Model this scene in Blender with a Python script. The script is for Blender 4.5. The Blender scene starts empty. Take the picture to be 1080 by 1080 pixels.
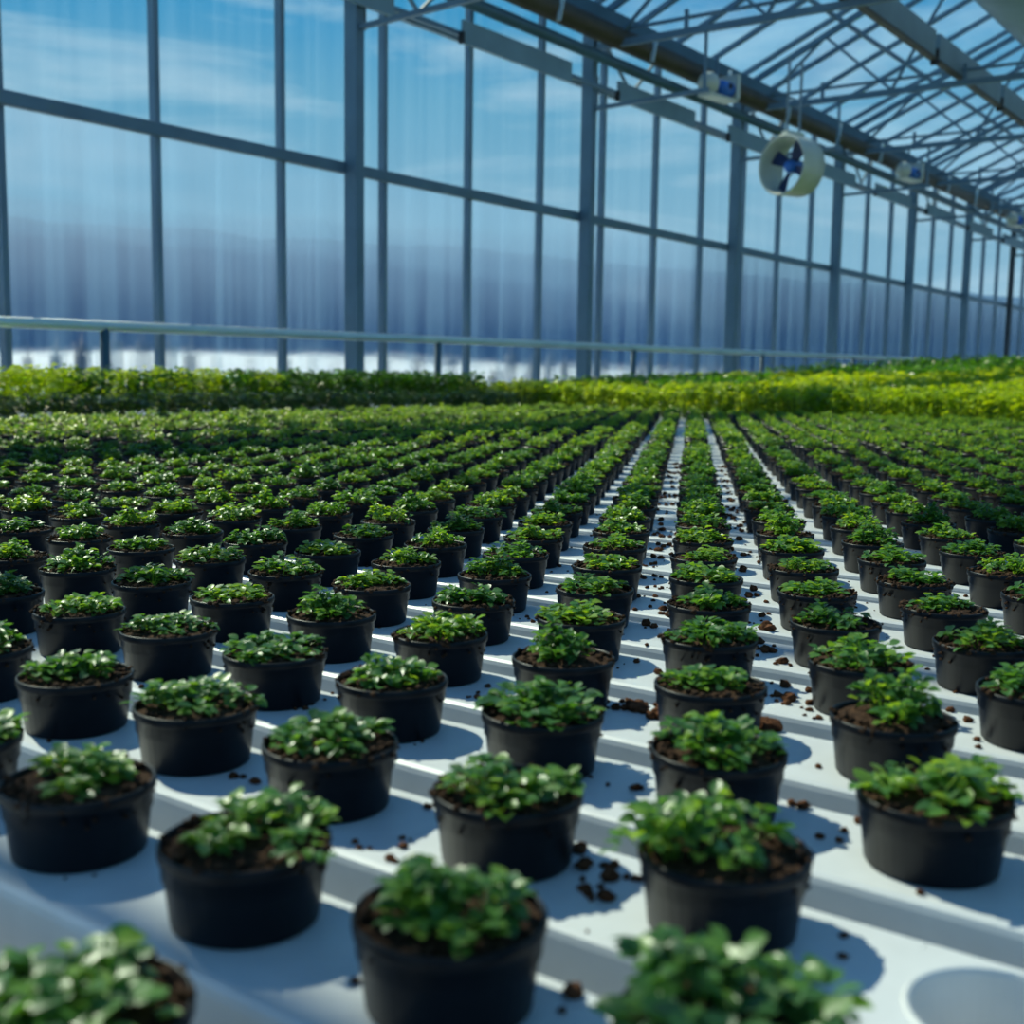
import bpy, math, random
import numpy as np
from mathutils import Vector, Matrix, noise

random.seed(7)
rng = np.random.default_rng(7)
C = bpy.context.scene.collection
EYE = 1.30                       # lens height above the greenhouse floor
TOP = EYE - 0.354                # top of the growing gutters
WALL_Y = 7.8
PI = math.pi

# ------------------------------------------------------------------ materials
def new_mat(name):
    m = bpy.data.materials.new(name)
    m.use_nodes = True
    nt = m.node_tree
    for n in list(nt.nodes):
        nt.nodes.remove(n)
    out = nt.nodes.new('ShaderNodeOutputMaterial')
    return m, nt, out

def N(nt, typ, **kw):
    n = nt.nodes.new(typ)
    for k, v in kw.items():
        if k in n.inputs:
            n.inputs[k].default_value = v
        else:
            setattr(n, k, v)
    return n

def ramp(nt, fac, stops):
    r = nt.nodes.new('ShaderNodeValToRGB')
    els = r.color_ramp.elements
    while len(els) < len(stops):
        els.new(0.5)
    for e, (p, c) in zip(els, stops):
        e.position = p
        e.color = (*c, 1) if len(c) == 3 else c
    nt.links.new(fac, r.inputs['Fac'])
    return r

def solid(name, col, rough=0.5, metal=0.0, noise_scale=12.0, var=0.12, bump=0.0, spec=0.5, coat=0.0):
    m, nt, out = new_mat(name)
    b = N(nt, 'ShaderNodeBsdfPrincipled', Roughness=rough, Metallic=metal)
    b.inputs['Specular IOR Level'].default_value = spec
    b.inputs['Coat Weight'].default_value = coat
    tc = N(nt, 'ShaderNodeTexCoord')
    nz = N(nt, 'ShaderNodeTexNoise', Scale=noise_scale, Detail=5.0)
    nt.links.new(tc.outputs['Object'], nz.inputs['Vector'])
    lo = tuple(c * (1 - var) for c in col)
    hi = tuple(min(1, c * (1 + var)) for c in col)
    r = ramp(nt, nz.outputs['Fac'], [(0.3, lo), (0.7, hi)])
    nt.links.new(r.outputs['Color'], b.inputs['Base Color'])
    if bump:
        bp = N(nt, 'ShaderNodeBump', Strength=bump, Distance=0.01)
        nt.links.new(nz.outputs['Fac'], bp.inputs['Height'])
        nt.links.new(bp.outputs['Normal'], b.inputs['Normal'])
    nt.links.new(b.outputs['BSDF'], out.inputs['Surface'])
    return m

def leaf_mat(name, dark, mid, light, trans=0.45, rough=0.36, tcol=None):
    m, nt, out = new_mat(name)
    geo = N(nt, 'ShaderNodeNewGeometry')
    oi = N(nt, 'ShaderNodeObjectInfo')
    mx = N(nt, 'ShaderNodeMath', operation='MULTIPLY_ADD')
    nt.links.new(oi.outputs['Random'], mx.inputs[0])
    mx.inputs[1].default_value = 0.35
    sc = N(nt, 'ShaderNodeMath', operation='MULTIPLY')
    nt.links.new(geo.outputs['Random Per Island'], sc.inputs[0])
    sc.inputs[1].default_value = 0.65
    nt.links.new(sc.outputs[0], mx.inputs[2])
    r = ramp(nt, mx.outputs[0], [(0.05, dark), (0.5, mid), (0.95, light)])
    b = N(nt, 'ShaderNodeBsdfPrincipled', Roughness=rough)
    b.inputs['Specular IOR Level'].default_value = 0.65
    t = N(nt, 'ShaderNodeBsdfTranslucent')
    mul = N(nt, 'ShaderNodeMix', data_type='RGBA', blend_type='MULTIPLY')
    mul.inputs[0].default_value = 1.0
    nt.links.new(r.outputs['Color'], mul.inputs[6])
    mul.inputs[7].default_value = (*(tcol or (1.9, 1.7, 0.5)), 1)
    nt.links.new(r.outputs['Color'], b.inputs['Base Color'])
    nt.links.new(mul.outputs[2], t.inputs['Color'])
    ms = N(nt, 'ShaderNodeMixShader', Fac=trans)
    nt.links.new(b.outputs['BSDF'], ms.inputs[1])
    nt.links.new(t.outputs['BSDF'], ms.inputs[2])
    nt.links.new(ms.outputs['Shader'], out.inputs['Surface'])
    return m

def pane_mat(name, tint, milk_col, milk_lo, milk_hi, streak, gloss=0.06, back=0.0, blur=0.0):
    """Clear plastic glazing: mostly see-through, a little milky in vertical streaks, a little shiny."""
    m, nt, out = new_mat(name)
    tc = N(nt, 'ShaderNodeTexCoord')
    mp = N(nt, 'ShaderNodeMapping')
    mp.inputs['Scale'].default_value = streak
    nt.links.new(tc.outputs['Object'], mp.inputs['Vector'])
    nz = N(nt, 'ShaderNodeTexNoise', Scale=1.0, Detail=4.0, Roughness=0.6)
    nt.links.new(mp.outputs['Vector'], nz.inputs['Vector'])
    mr = N(nt, 'ShaderNodeMapRange')
    mr.inputs[1].default_value = 0.35
    mr.inputs[2].default_value = 0.7
    mr.inputs[3].default_value = milk_lo
    mr.inputs[4].default_value = milk_hi
    nt.links.new(nz.outputs['Fac'], mr.inputs[0])
    tr = N(nt, 'ShaderNodeBsdfTransparent')
    tr.inputs['Color'].default_value = (*tint, 1)
    tl = N(nt, 'ShaderNodeBsdfTranslucent')
    tl.inputs['Color'].default_value = (*milk_col, 1)
    df = N(nt, 'ShaderNodeBsdfDiffuse')
    df.inputs['Color'].default_value = (*milk_col, 1)
    m0 = N(nt, 'ShaderNodeMixShader', Fac=back)
    nt.links.new(tl.outputs[0], m0.inputs[1])
    nt.links.new(df.outputs[0], m0.inputs[2])
    clear = tr
    if blur:                                             # twin-wall plastic: what lies behind is softened
        rf = N(nt, 'ShaderNodeBsdfRefraction', Roughness=0.17, IOR=1.12)
        rf.inputs['Color'].default_value = (*tint, 1)
        clear = N(nt, 'ShaderNodeMixShader', Fac=blur)
        nt.links.new(tr.outputs[0], clear.inputs[1])
        nt.links.new(rf.outputs[0], clear.inputs[2])
    m1 = N(nt, 'ShaderNodeMixShader')
    nt.links.new(mr.outputs[0], m1.inputs[0])
    nt.links.new(clear.outputs[0], m1.inputs[1])
    nt.links.new(m0.outputs[0], m1.inputs[2])
    gl = N(nt, 'ShaderNodeBsdfGlossy', Roughness=0.15)
    m2 = N(nt, 'ShaderNodeMixShader', Fac=gloss)
    nt.links.new(m1.outputs[0], m2.inputs[1])
    nt.links.new(gl.outputs[0], m2.inputs[2])
    nt.links.new(m2.outputs[0], out.inputs['Surface'])
    return m

M = {}
M['gutter'] = solid('white_gutter_plastic', (0.66, 0.68, 0.70), 0.38, 0, 30, 0.04)
M['pot'] = solid('black_pot_plastic', (0.0045, 0.006, 0.010), 0.40, 0, 40, 0.3, spec=0.22)
M['soil'] = solid('peat_soil', (0.050, 0.026, 0.015), 0.95, 0, 220, 0.75, bump=0.6, spec=0.15)
M['crumb'] = solid('peat_crumb', (0.10, 0.042, 0.021), 0.95, 0, 150, 0.6, spec=0.1)
M['leaf'] = leaf_mat('seedling_leaf', (0.032, 0.110, 0.036), (0.090, 0.235, 0.052), (0.30, 0.44, 0.048), 0.45)
M['lime'] = leaf_mat('basil_leaf_lime', (0.14, 0.27, 0.010), (0.28, 0.42, 0.012), (0.44, 0.54, 0.030), 0.48, tcol=(1.7, 1.5, 0.4))
M['dark'] = leaf_mat('basil_leaf_shaded', (0.030, 0.12, 0.010), (0.055, 0.18, 0.012), (0.10, 0.25, 0.014), 0.42)  # darker copy of the basil leaf, shade put into its colour
M['olive'] = leaf_mat('basil_leaf_olive', (0.20, 0.36, 0.008), (0.32, 0.47, 0.010), (0.46, 0.58, 0.015), 0.55)
M['herb'] = leaf_mat('herb_leaf', (0.02, 0.07, 0.022), (0.045, 0.12, 0.035), (0.08, 0.18, 0.045), 0.35)
M['stem'] = solid('green_stem', (0.06, 0.13, 0.02), 0.6)
M['steel'] = solid('galvanised_steel', (0.105, 0.185, 0.26), 0.5, 0.2, 3, 0.12)
M['dark_steel'] = solid('dark_painted_steel', (0.03, 0.045, 0.06), 0.5, 0.2, 3, 0.12)
M['teal_steel'] = solid('teal_gutter_steel', (0.05, 0.12, 0.17), 0.5, 0.2, 3, 0.15)
M['brown_pipe'] = solid('brown_heating_pipe', (0.055, 0.050, 0.036), 0.5, 0.2, 4, 0.2)
M['alu'] = solid('aluminium_bar', (0.125, 0.20, 0.275), 0.45, 0.2, 3, 0.1)
M['rail'] = solid('white_rail_pipe', (0.52, 0.66, 0.70), 0.35, 0.3, 4, 0.08)
M['housing'] = solid('white_fan_housing', (0.50, 0.55, 0.50), 0.4, 0, 5, 0.06)
M['blue'] = solid('blue_fan_blade', (0.008, 0.025, 0.11), 0.4, 0, 5, 0.15)
M['blue_motor'] = solid('blue_motor_paint', (0.03, 0.16, 0.55), 0.4, 0, 5, 0.15)
M['black'] = solid('black_rubber', (0.012, 0.014, 0.018), 0.6)
M['duct'] = solid('pale_film_duct', (0.25, 0.37, 0.58), 0.5, 0, 2, 0.1)
M['screen'] = solid('aluminised_screen_pack', (0.17, 0.27, 0.33), 0.5, 0.2, 3, 0.1)
M['bench'] = solid('bench_aluminium', (0.5, 0.53, 0.56), 0.5, 0.3, 3, 0.08)
M['floor'] = solid('concrete_floor', (0.30, 0.31, 0.32), 0.8, 0, 2, 0.2)
M['snow'] = solid('snow', (0.54, 0.65, 0.75), 0.8, 0, 0.6, 0.06)
M['trees'] = solid('distant_conifers', (0.16, 0.20, 0.27), 0.9, 0, 0.2, 0.25)
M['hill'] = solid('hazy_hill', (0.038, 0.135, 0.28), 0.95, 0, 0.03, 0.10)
M['trunk'] = solid('sapling_bark', (0.10, 0.12, 0.15), 0.9, 0, 3, 0.2)
M['wallpane'] = pane_mat('wall_glazing', (0.90, 0.96, 1.0), (0.30, 0.62, 0.95), 0.0, 0.07, (9.0, 9.0, 0.15), 0.03, blur=0.55)
M['clearpane'] = pane_mat('upper_wall_glazing', (0.88, 0.96, 1.0), (0.45, 0.72, 0.95), 0.0, 0.03, (9.0, 9.0, 0.15), 0.03)
M['roofpane'] = pane_mat('roof_glazing', (0.82, 0.93, 1.0), (0.45, 0.76, 0.98), 0.0, 0.07, (0.6, 0.6, 0.6), 0.04)

# ------------------------------------------------------------------ mesh helpers
class MB:
    def __init__(s):
        s.v = []; s.f = []
    def add(s, verts, faces):
        o = len(s.v)
        s.v.extend(tuple(p) for p in verts)
        s.f.extend(tuple(i + o for i in f) for f in faces)
    def box(s, x0, x1, y0, y1, z0, z1):
        s.add([(x0,y0,z0),(x1,y0,z0),(x1,y1,z0),(x0,y1,z0),(x0,y0,z1),(x1,y0,z1),(x1,y1,z1),(x0,y1,z1)],
              [(0,3,2,1),(4,5,6,7),(0,1,5,4),(1,2,6,5),(2,3,7,6),(3,0,4,7)])
    def bar(s, p, q, w, h=None):
        """rectangular bar from p to q, w across, h deep"""
        h = h or w
        p = Vector(p); q = Vector(q); d = (q - p).normalized()
        up = Vector((0, 0, 1)) if abs(d.z) < 0.95 else Vector((1, 0, 0))
        a = d.cross(up).normalized(); b = a.cross(d).normalized()
        vs = []
        for e in (p, q):
            for (i, j) in ((-1,-1),(1,-1),(1,1),(-1,1)):
                vs.append(e + a * (i * w / 2) + b * (j * h / 2))
        s.add(vs, [(0,1,2,3)[::-1],(4,5,6,7),(0,1,5,4)[::1],(1,2,6,5),(2,3,7,6),(3,0,4,7)])
    def tube(s, pts, r, n=12, caps=True, radii=None):
        pts = [Vector(p) for p in pts]
        base = len(s.v); rings = []
        for k, p in enumerate(pts):
            d = (pts[min(k+1, len(pts)-1)] - pts[max(k-1, 0)]).normalized()
            up = Vector((0,0,1)) if abs(d.z) < 0.9 else Vector((1,0,0))
            a = d.cross(up).normalized(); b = a.cross(d).normalized()
            rr = radii[k] if radii else r
            rings.append([p + a*(math.cos(2*PI*i/n)*rr) + b*(math.sin(2*PI*i/n)*rr) for i in range(n)])
        vs = [v for R in rings for v in R]; fs = []
        for k in range(len(pts)-1):
            for i in range(n):
                j = (i+1) % n
                fs.append((k*n+i, k*n+j, (k+1)*n+j, (k+1)*n+i))
        if caps:
            fs.append(tuple(range(n))[::-1]); fs.append(tuple((len(pts)-1)*n+i for i in range(n)))
        s.add(vs, fs)
    def lathe(s, prof, n=32, close=False, off=(0,0,0)):
        """prof: list of (r,z)"""
        vs = []; fs = []
        for (r, z) in prof:
            for i in range(n):
                a = 2*PI*i/n
                vs.append((off[0]+r*math.cos(a), off[1]+r*math.sin(a), off[2]+z))
        for k in range(len(prof)-1):
            for i in range(n):
                j = (i+1) % n
                fs.append((k*n+i, k*n+j, (k+1)*n+j, (k+1)*n+i))
        s.add(vs, fs)
    def disc(s, r, z, n=32, up=True):
        vs = [(r*math.cos(2*PI*i/n), r*math.sin(2*PI*i/n), z) for i in range(n)]
        s.add(vs, [tuple(range(n)) if up else tuple(range(n))[::-1]])
    def blob(s, c, r, rnd, flat=0.8):
        """a small lumpy clod"""
        t = (1+5**.5)/2
        V = [(-1,t,0),(1,t,0),(-1,-t,0),(1,-t,0),(0,-1,t),(0,1,t),(0,-1,-t),(0,1,-t),(t,0,-1),(t,0,1),(-t,0,-1),(-t,0,1)]
        F = [(0,11,5),(0,5,1),(0,1,7),(0,7,10),(0,10,11),(1,5,9),(5,11,4),(11,10,2),(10,7,6),(7,1,8),(3,9,4),(3,4,2),(3,2,6),(3,6,8),(3,8,9),(4,9,5),(2,4,11),(6,2,10),(8,6,7),(9,8,1)]
        vs = []
        for (x,y,z) in V:
            k = r/1.9*rnd.uniform(0.65,1.25)
            vs.append((c[0]+x*k, c[1]+y*k, c[2]+z*k*flat))
        s.add(vs, F)
    def mesh(s, name, mat, smooth=True):
        me = bpy.data.meshes.new(name)
        me.from_pydata(s.v, [], s.f)
        me.materials.append(mat)
        if smooth:
            me.polygons.foreach_set('use_smooth', [True]*len(me.polygons))
        me.update()
        return me
    def build(s, name, mat, parent=None, smooth=False):
        return link(name, s.mesh(name, mat, smooth), parent)

def link(name, me, parent=None):
    o = bpy.data.objects.new(name, me)
    C.objects.link(o)
    if parent is not None:
        o.parent = parent
    return o

def tag(o, label=None, cat=None, group=None, kind=None):
    if label: o['label'] = label
    if cat: o['category'] = cat
    if group: o['group'] = group
    if kind: o['kind'] = kind
    return o

def empty(name, loc, rz=0.0):
    o = bpy.data.objects.new(name, None)
    C.objects.link(o)
    o.location = loc; o.rotation_euler = (0, 0, rz)
    o.empty_display_size = 0.05
    return o

def bevel(o, w, seg=2):
    m = o.modifiers.new('bevel', 'BEVEL'); m.width = w; m.segments = seg; m.limit_method = 'ANGLE'
    return o

WORDS = ['zeroth','first','second','third','fourth','fifth','sixth','seventh','eighth','ninth','tenth','eleventh','twelfth']
def nth(k):
    if k < len(WORDS): return WORDS[k]
    suf = 'th' if 10 <= k % 100 <= 20 else {1:'st',2:'nd',3:'rd'}.get(k % 10, 'th')
    return '%d%s' % (k, suf)

# ------------------------------------------------------------------ camera
R_ = Vector((0.58879461, -0.80814907, 0.0146962))
U_ = Vector((0.08672795, 0.08124368, 0.99291376))
F_ = Vector((0.80361631, 0.5833477, -0.11792496))
FPX = 1254.2
cam_d = bpy.data.cameras.new('camera')
cam = bpy.data.objects.new('camera', cam_d)
C.objects.link(cam)
cam.matrix_world = Matrix(((R_.x, U_.x, -F_.x, 0), (R_.y, U_.y, -F_.y, 0), (R_.z, U_.z, -F_.z, EYE), (0, 0, 0, 1)))
cam_d.sensor_width = 36
cam_d.lens = FPX / 1080 * 36
cam_d.clip_start = 0.02; cam_d.clip_end = 2000
cam_d.dof.use_dof = True
cam_d.dof.focus_distance = 1.9
cam_d.dof.aperture_fstop = 5.6
bpy.context.scene.camera = cam

def px(p):
    d = Vector(p) - Vector((0, 0, EYE))
    z = d.dot(F_)
    if z < 0.05: return (-9999, -9999, z)
    return (540 + FPX*d.dot(R_)/z, 540 - FPX*d.dot(U_)/z, z)

# ------------------------------------------------------------------ leaves
def leaf_geo(base, direction, normal, L, W, cup=0.25, droop=0.2, detail=2):
    """an ovate leaf; detail 2: eight faces, 1: two quads"""
    d = Vector(direction).normalized()
    nrm = Vector(normal)
    nrm = (nrm - d*nrm.dot(d))
    if nrm.length < 1e-4: nrm = Vector((0,0,1))
    nrm.normalize()
    s = d.cross(nrm)
    base = Vector(base)
    if detail == 2:
        T = [0, 0.22, 0.5, 0.78, 1.0]; Wd = [0, 0.8, 1.0, 0.66, 0]
    else:
        T = [0, 0.5, 1.0]; Wd = [0, 1.0, 0]
    ctr = []; lf = []; rt = []
    for t, w in zip(T, Wd):
        c = base + d*(L*t) - nrm*(droop*L*t*t)
        ctr.append(c)
        if w > 0:
            lf.append(c + s*(W*w/2) + nrm*(cup*W*w/2)); rt.append(c - s*(W*w/2) + nrm*(cup*W*w/2))
    n = len(T)
    vs = ctr + lf + rt
    fs = []
    m = n - 2
    if detail == 2:
        fs.append((0, n, 1)); fs.append((0, 1, n+m))
        for k in range(m-1):
            fs.append((k+1, n+k, n+k+1, k+2)); fs.append((k+1, k+2, n+m+k+1, n+m+k))
        fs.append((m, n+m-1, n-1)); fs.append((m, n-1, n+2*m-1))
    else:
        fs = [(0, n, 2, 1), (0, 1, 2, n+1)]
    return vs, fs

def seedling_foliage(rnd, n, R, H, detail, big=1.0):
    """mound of small leaves growing out of the compost (origin = soil level)"""
    b = MB()
    nc = rnd.randint(8, 13)
    cl = []
    for _ in range(nc):
        a = rnd.uniform(0, 2*PI); r = R*math.sqrt(rnd.uniform(0, 0.75))
        cl.append((r*math.cos(a), r*math.sin(a), H*(1-(r/R)**2*0.55)*rnd.uniform(0.6, 1.15)))
    for k in range(n):
        cx, cy, ch = cl[k % nc]
        a = rnd.uniform(0, 2*PI)
        u = rnd.uniform(0, 1)**0.7
        rr = R*0.36*u
        x = cx + rr*math.cos(a)*0.8; y = cy + rr*math.sin(a)*0.8
        z = max(0.002, ch*(1-0.55*u*u)*rnd.uniform(0.55, 1.05))
        tilt = rnd.uniform(-0.1, 0.6)
        d = Vector((math.cos(a), math.sin(a), tilt))
        nr = Vector((rnd.uniform(-.35,.35), rnd.uniform(-.35,.35), 1))
        L = rnd.uniform(0.0080, 0.0142)*big; W = L*rnd.uniform(0.70, 0.92)
        b.add(*leaf_geo((x, y, z), d, nr, L, W, rnd.uniform(0.15,0.5), rnd.uniform(0.0,0.4), detail))
        if detail == 2 and k % 5 == 0:
            t = Vector((cx*0.7, cy*0.7, -0.002)); q = Vector((x, y, z))
            s = Vector((0.0006, 0, 0)); s2 = Vector((0, 0.0006, 0))
            b.add([t-s, t+s, q+s, q-s], [(0,1,2,3)]); b.add([t-s2, t+s2, q+s2, q-s2], [(0,1,2,3)])
    return b

POT_H = 0.053; R_RIM = 0.055; R_BASE = 0.0475
def pot_mb(n=36):
    b = MB()
    zr = POT_H
    prof = [(0.001, 0.0005), (R_BASE-0.003, 0.0), (R_BASE, 0.002), (R_BASE+0.0035, zr*0.60), (R_BASE+0.0050, zr*0.62), (R_BASE+0.0055, zr-0.0085), (R_RIM-0.0005, zr-0.008),
            (R_RIM, zr-0.006), (R_RIM, zr-0.001), (R_RIM-0.0008, zr), (R_RIM-0.0022, zr), (R_RIM-0.003, zr-0.0015), (R_RIM-0.0035, zr-0.014), (0.001, zr-0.016)]
    b.lathe(prof, n)
    return b

def soil_mb(rnd, spill, n=30):
    b = MB()
    R = R_RIM-0.0034; z0 = POT_H-0.005
    rings = [(0.0, 1), (0.3, 8), (0.6, 16), (0.85, 22), (1.0, 26)]
    M_ = 7
    vs = []; idx = []
    seed = rnd.uniform(0, 100)
    vs.append((0, 0, z0+0.005))
    for k in range(1, M_+1):
        r = R*k/M_
        for i in range(n):
            a = 2*PI*i/n
            x, y = r*math.cos(a), r*math.sin(a)
            h = noise.noise(Vector((x*90+seed, y*90, 0)))*0.004 + noise.noise(Vector((x*30+seed, y*30, 5)))*0.004
            fall = 1-(k/M_)**3
            vs.append((x, y, z0 + 0.005*fall + h*(1 if k < M_ else 0.3)))
    fs = [(0, 1+i, 1+(i+1) % n) for i in range(n)]
    for k in range(M_-1):
        for i in range(n):
            j = (i+1) % n
            fs.append((1+k*n+i, 1+(k+1)*n+i, 1+(k+1)*n+j, 1+k*n+j))
    b.add(vs, fs)
    ac = rnd.uniform(0, 2*PI)
    for _ in range(spill):                              # crumbs heaped on and over the rim
        a = ac + rnd.gauss(0, 0.9) if rnd.random() < 0.6 else rnd.uniform(0, 2*PI)
        r = R*rnd.uniform(0.75, 1.07)
        s = rnd.uniform(0.0014, 0.0046)
        b.blob((r*math.cos(a), r*math.sin(a), POT_H + rnd.uniform(-0.003, 0.0015)), s, rnd)
    for _ in range(spill//4):                           # dirt stuck to the outside
        a = ac + rnd.gauss(0, 1.0)
        z = POT_H - rnd.uniform(0.001, 0.02)
        r = R_RIM + 0.0002 if z > POT_H-0.008 else R_BASE+0.0056
        b.blob((r*math.cos(a), r*math.sin(a), z), rnd.uniform(0.001, 0.0028), rnd)
    for _ in range(spill//2):                           # loose bits of peat on the compost
        a = rnd.uniform(0, 2*PI); r = R*math.sqrt(rnd.random())
        b.blob((r*math.cos(a), r*math.sin(a), z0+0.004), rnd.uniform(0.0015, 0.004), rnd)
    return b

rnd = random.Random(11)
pot_me = pot_mb(40).mesh('pot', M['pot'])
NV = 12
soil_me = [soil_mb(rnd, rnd.choice([45, 70, 100])).mesh('soil', M['soil']) for _ in range(NV)]
fol_me = []
for k in range(NV):
    n = rnd.choice([190, 230, 280])
    fol_me.append(seedling_foliage(rnd, n, rnd.uniform(0.040, 0.046), rnd.uniform(0.022, 0.034), 2).mesh('foliage', M['leaf']))

# ------------------------------------------------------------------ lattice of pots
A_STEP = Vector((0.0, -0.17461, 0))
B_STEP = Vector((0.1819, 0.09497, 0))
ORG = Vector((0.4927, 0.7454, 0))
X_END = 8.36; Y_END = 5.85
sites = []; beside = []
for j in range(-1, 60):
    x = ORG.x + j*B_STEP.x
    if x > X_END: break
    for i in range(-60, 60):
        p = ORG + A_STEP*i + B_STEP*j
        if p.y > Y_END or (i, j) == (4, 1): continue
        u, v, z = px((p.x, p.y, TOP+POT_H))
        rw = 0.06*FPX/z if z > 0.05 else 0
        if z < 0.3: continue
        if u+rw < 0 or u-rw > 1080 or v-rw*0.9 > 1080:       # beside the picture: the rows simply go on
            if z > (0.62 if u > 540 else 1.1) and p.y > -1.3 and -700 < u < 2600: beside.append((z, i, j, p.x, p.y, u, v))
            continue
        sites.append((z, i, j, p.x, p.y, u, v))
sites.sort()
NEAR = sites[:300]; FAR_AND_SIDE = sites[300:] + beside

SPECIAL = {
 (3,1): ('black pot with tall pale green seedlings leaning left, right behind the frontmost pots', 1.5, (-.012, .010), 1.12),
 (3,0): ('black pot with big blurred green leaves at the bottom edge, beside empty hole', 1.35, (0, 0), 1.3),
 (1,-1): ('black pot cut off by the bottom left corner, dense blurred green seedlings', 1.15, (0, 0), 1.2),
 (2,0): ('large blurred black pot at bottom centre, seedlings bunched in wide dark compost', 1.05, (0, 0), 1.1),
 (1,0): ('black pot with dark green seedlings grouped right of its compost, lower left', 1.1, (.008, -.012), 1.1),
 (0,0): ('black pot at the lower left frame edge, flat olive seedlings, dirty rim', 0.8, (0, 0), 1.0),
 (4,2): ('black pot with rounded pale green seedlings nearest the lower right edge', 1.25, (0, 0), 1.15),
 (3,2): ('black pot with yellow-green seedlings behind tall leaning one, soil spilt right', 1.1, (0, 0), 1.05),
 (2,1): ('black pot with smooth green mound, dark crumbs scattered on gutter beside it', 1.05, (0, 0), 1.1),
 (1,1): ('black pot with low seedlings, between bluish mid left pot and the smooth mound', 0.95, (0, 0), 1.0),
 (4,3): ('black pot with lively yellow-green tuft above dirty rim, behind the rounded one', 1.35, (0, 0), 1.0),
 (2,2): ('black pot of deep green flat-topped seedlings just left of big clods', 1.0, (0, 0), 1.15),
 (0,1): ('black pot with clean grey rim and bluish green seedlings, mid left', 1.0, (0, 0), 1.1),
}
sorted_lines = {}
for s in NEAR:
    sorted_lines.setdefault(s[1], []).append(s)

def pot_label(i, j, order):
    if (i, j) in SPECIAL: return SPECIAL[(i, j)][0]
    k = nth(order)
    if i == 3:
        return 'black pot of green seedlings, %s from the front in the straight column' % k
    side, d = ('left', 3-i) if i < 3 else ('right', i-3)
    return 'black potted seedlings, %s from front in %s slanting column %s of the straight column' % (k, nth(d), side)

rp = random.Random(5)
for i, lst in sorted_lines.items():
    lst.sort()
    for order, (z, _, j, x, y, u, v) in enumerate(lst, 1):
        root = empty('potted_seedling', (x + rp.uniform(-.003,.003), y + rp.uniform(-.003,.003), TOP), rp.uniform(0, 2*PI))
        tag(root, pot_label(i, j, order), 'potted plant', 'potted seedlings in rows on the white gutters')
        k = rp.randrange(NV)
        link('pot', pot_me, root)
        link('soil', soil_me[(k*5+3) % NV], root)
        f = link('foliage', fol_me[k], root)
        hs = rp.uniform(0.8, 1.25); ox, oy, ws = 0, 0, rp.uniform(0.92, 1.1)
        if z > 2.2: hs *= 1.15
        if (i, j) in SPECIAL:
            _, hs, (wx, wy), ws = SPECIAL[(i, j)]
            c, s_ = math.cos(-root.rotation_euler.z), math.sin(-root.rotation_euler.z)
            ox, oy = wx*c - wy*s_, wx*s_ + wy*c
        f.location = (ox, oy, POT_H-0.005)
        f.scale = (ws, ws, hs)

# ---- the several hundred more distant pots and unseen ones beside the view, one object
def np_mesh(name, verts, loops_tri, mats, mat_idx):
    me = bpy.data.meshes.new(name)
    nf = len(loops_tri)
    me.vertices.add(len(verts)); me.vertices.foreach_set('co', np.asarray(verts, np.float32).ravel())
    me.loops.add(nf*3); me.loops.foreach_set('vertex_index', np.asarray(loops_tri, np.int32).ravel())
    me.polygons.add(nf); me.polygons.foreach_set('loop_start', np.arange(0, nf*3, 3, dtype=np.int32))
    me.polygons.foreach_set('material_index', np.asarray(mat_idx, np.int32))
    for m in mats: me.materials.append(m)
    me.update(calc_edges=True); me.validate()
    return me

def tri_arrays(b):
    v = np.array(b.v, np.float32); t = []
    for f in b.f:
        for k in range(1, len(f)-1): t.append((f[0], f[k], f[k+1]))
    return v, np.array(t, np.int32)

def scatter(name, protos, places, mats):
    """protos: list of [(verts, tris, mat)...]; places: (proto, x, y, z, rot, sxy, sz)"""
    V = []; T = []; I = []; off = 0
    for (k, x, y, z, a, sxy, sz) in places:
        c, s = math.cos(a), math.sin(a)
        for (v, t, mi) in protos[k]:
            w = np.empty_like(v)
            w[:,0] = (v[:,0]*c - v[:,1]*s)*sxy + x
            w[:,1] = (v[:,0]*s + v[:,1]*c)*sxy + y
            w[:,2] = v[:,2]*sz + z
            V.append(w); T.append(t+off); I.append(np.full(len(t), mi, np.int32)); off += len(v)
    return link(name, np_mesh(name, np.concatenate(V), np.concatenate(T), mats, np.concatenate(I)))

far_protos = []
fr = random.Random(3)
for k in range(8):
    pb = MB(); pb.lathe([(R_BASE, 0.001), (R_BASE+0.005, POT_H-0.009), (R_RIM, POT_H-0.008), (R_RIM, POT_H), (R_RIM-0.003, POT_H-0.002)], 14)
    sb = MB(); sb.disc(R_RIM-0.003, POT_H-0.004, 14)
    for _ in range(10):
        a = fr.uniform(0, 2*PI); sb.blob((0.05*math.cos(a), 0.05*math.sin(a), POT_H-0.001), fr.uniform(.003,.005), fr)
    fb = seedling_foliage(fr, 80, 0.049, 0.036, 1, 1.45)
    fb.v = [(x, y, z+POT_H-0.005) for x, y, z in fb.v]
    far_protos.append([(*tri_arrays(pb), 0), (*tri_arrays(sb), 1), (*tri_arrays(fb), 2)])
far = scatter('potted_seedling', far_protos,
        [(fr.randrange(8), s[3]+fr.uniform(-.004,.004), s[4]+fr.uniform(-.004,.004), TOP, fr.uniform(0, 6.28), 1.0, fr.uniform(0.95, 1.3)) for s in FAR_AND_SIDE],
        [M['pot'], M['soil'], M['leaf']])
tag(far, 'distant potted seedlings running back to the basil, plus unseen ones beside the view', 'potted plants', 'potted seedlings in rows on the white gutters', 'stuff')

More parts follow.
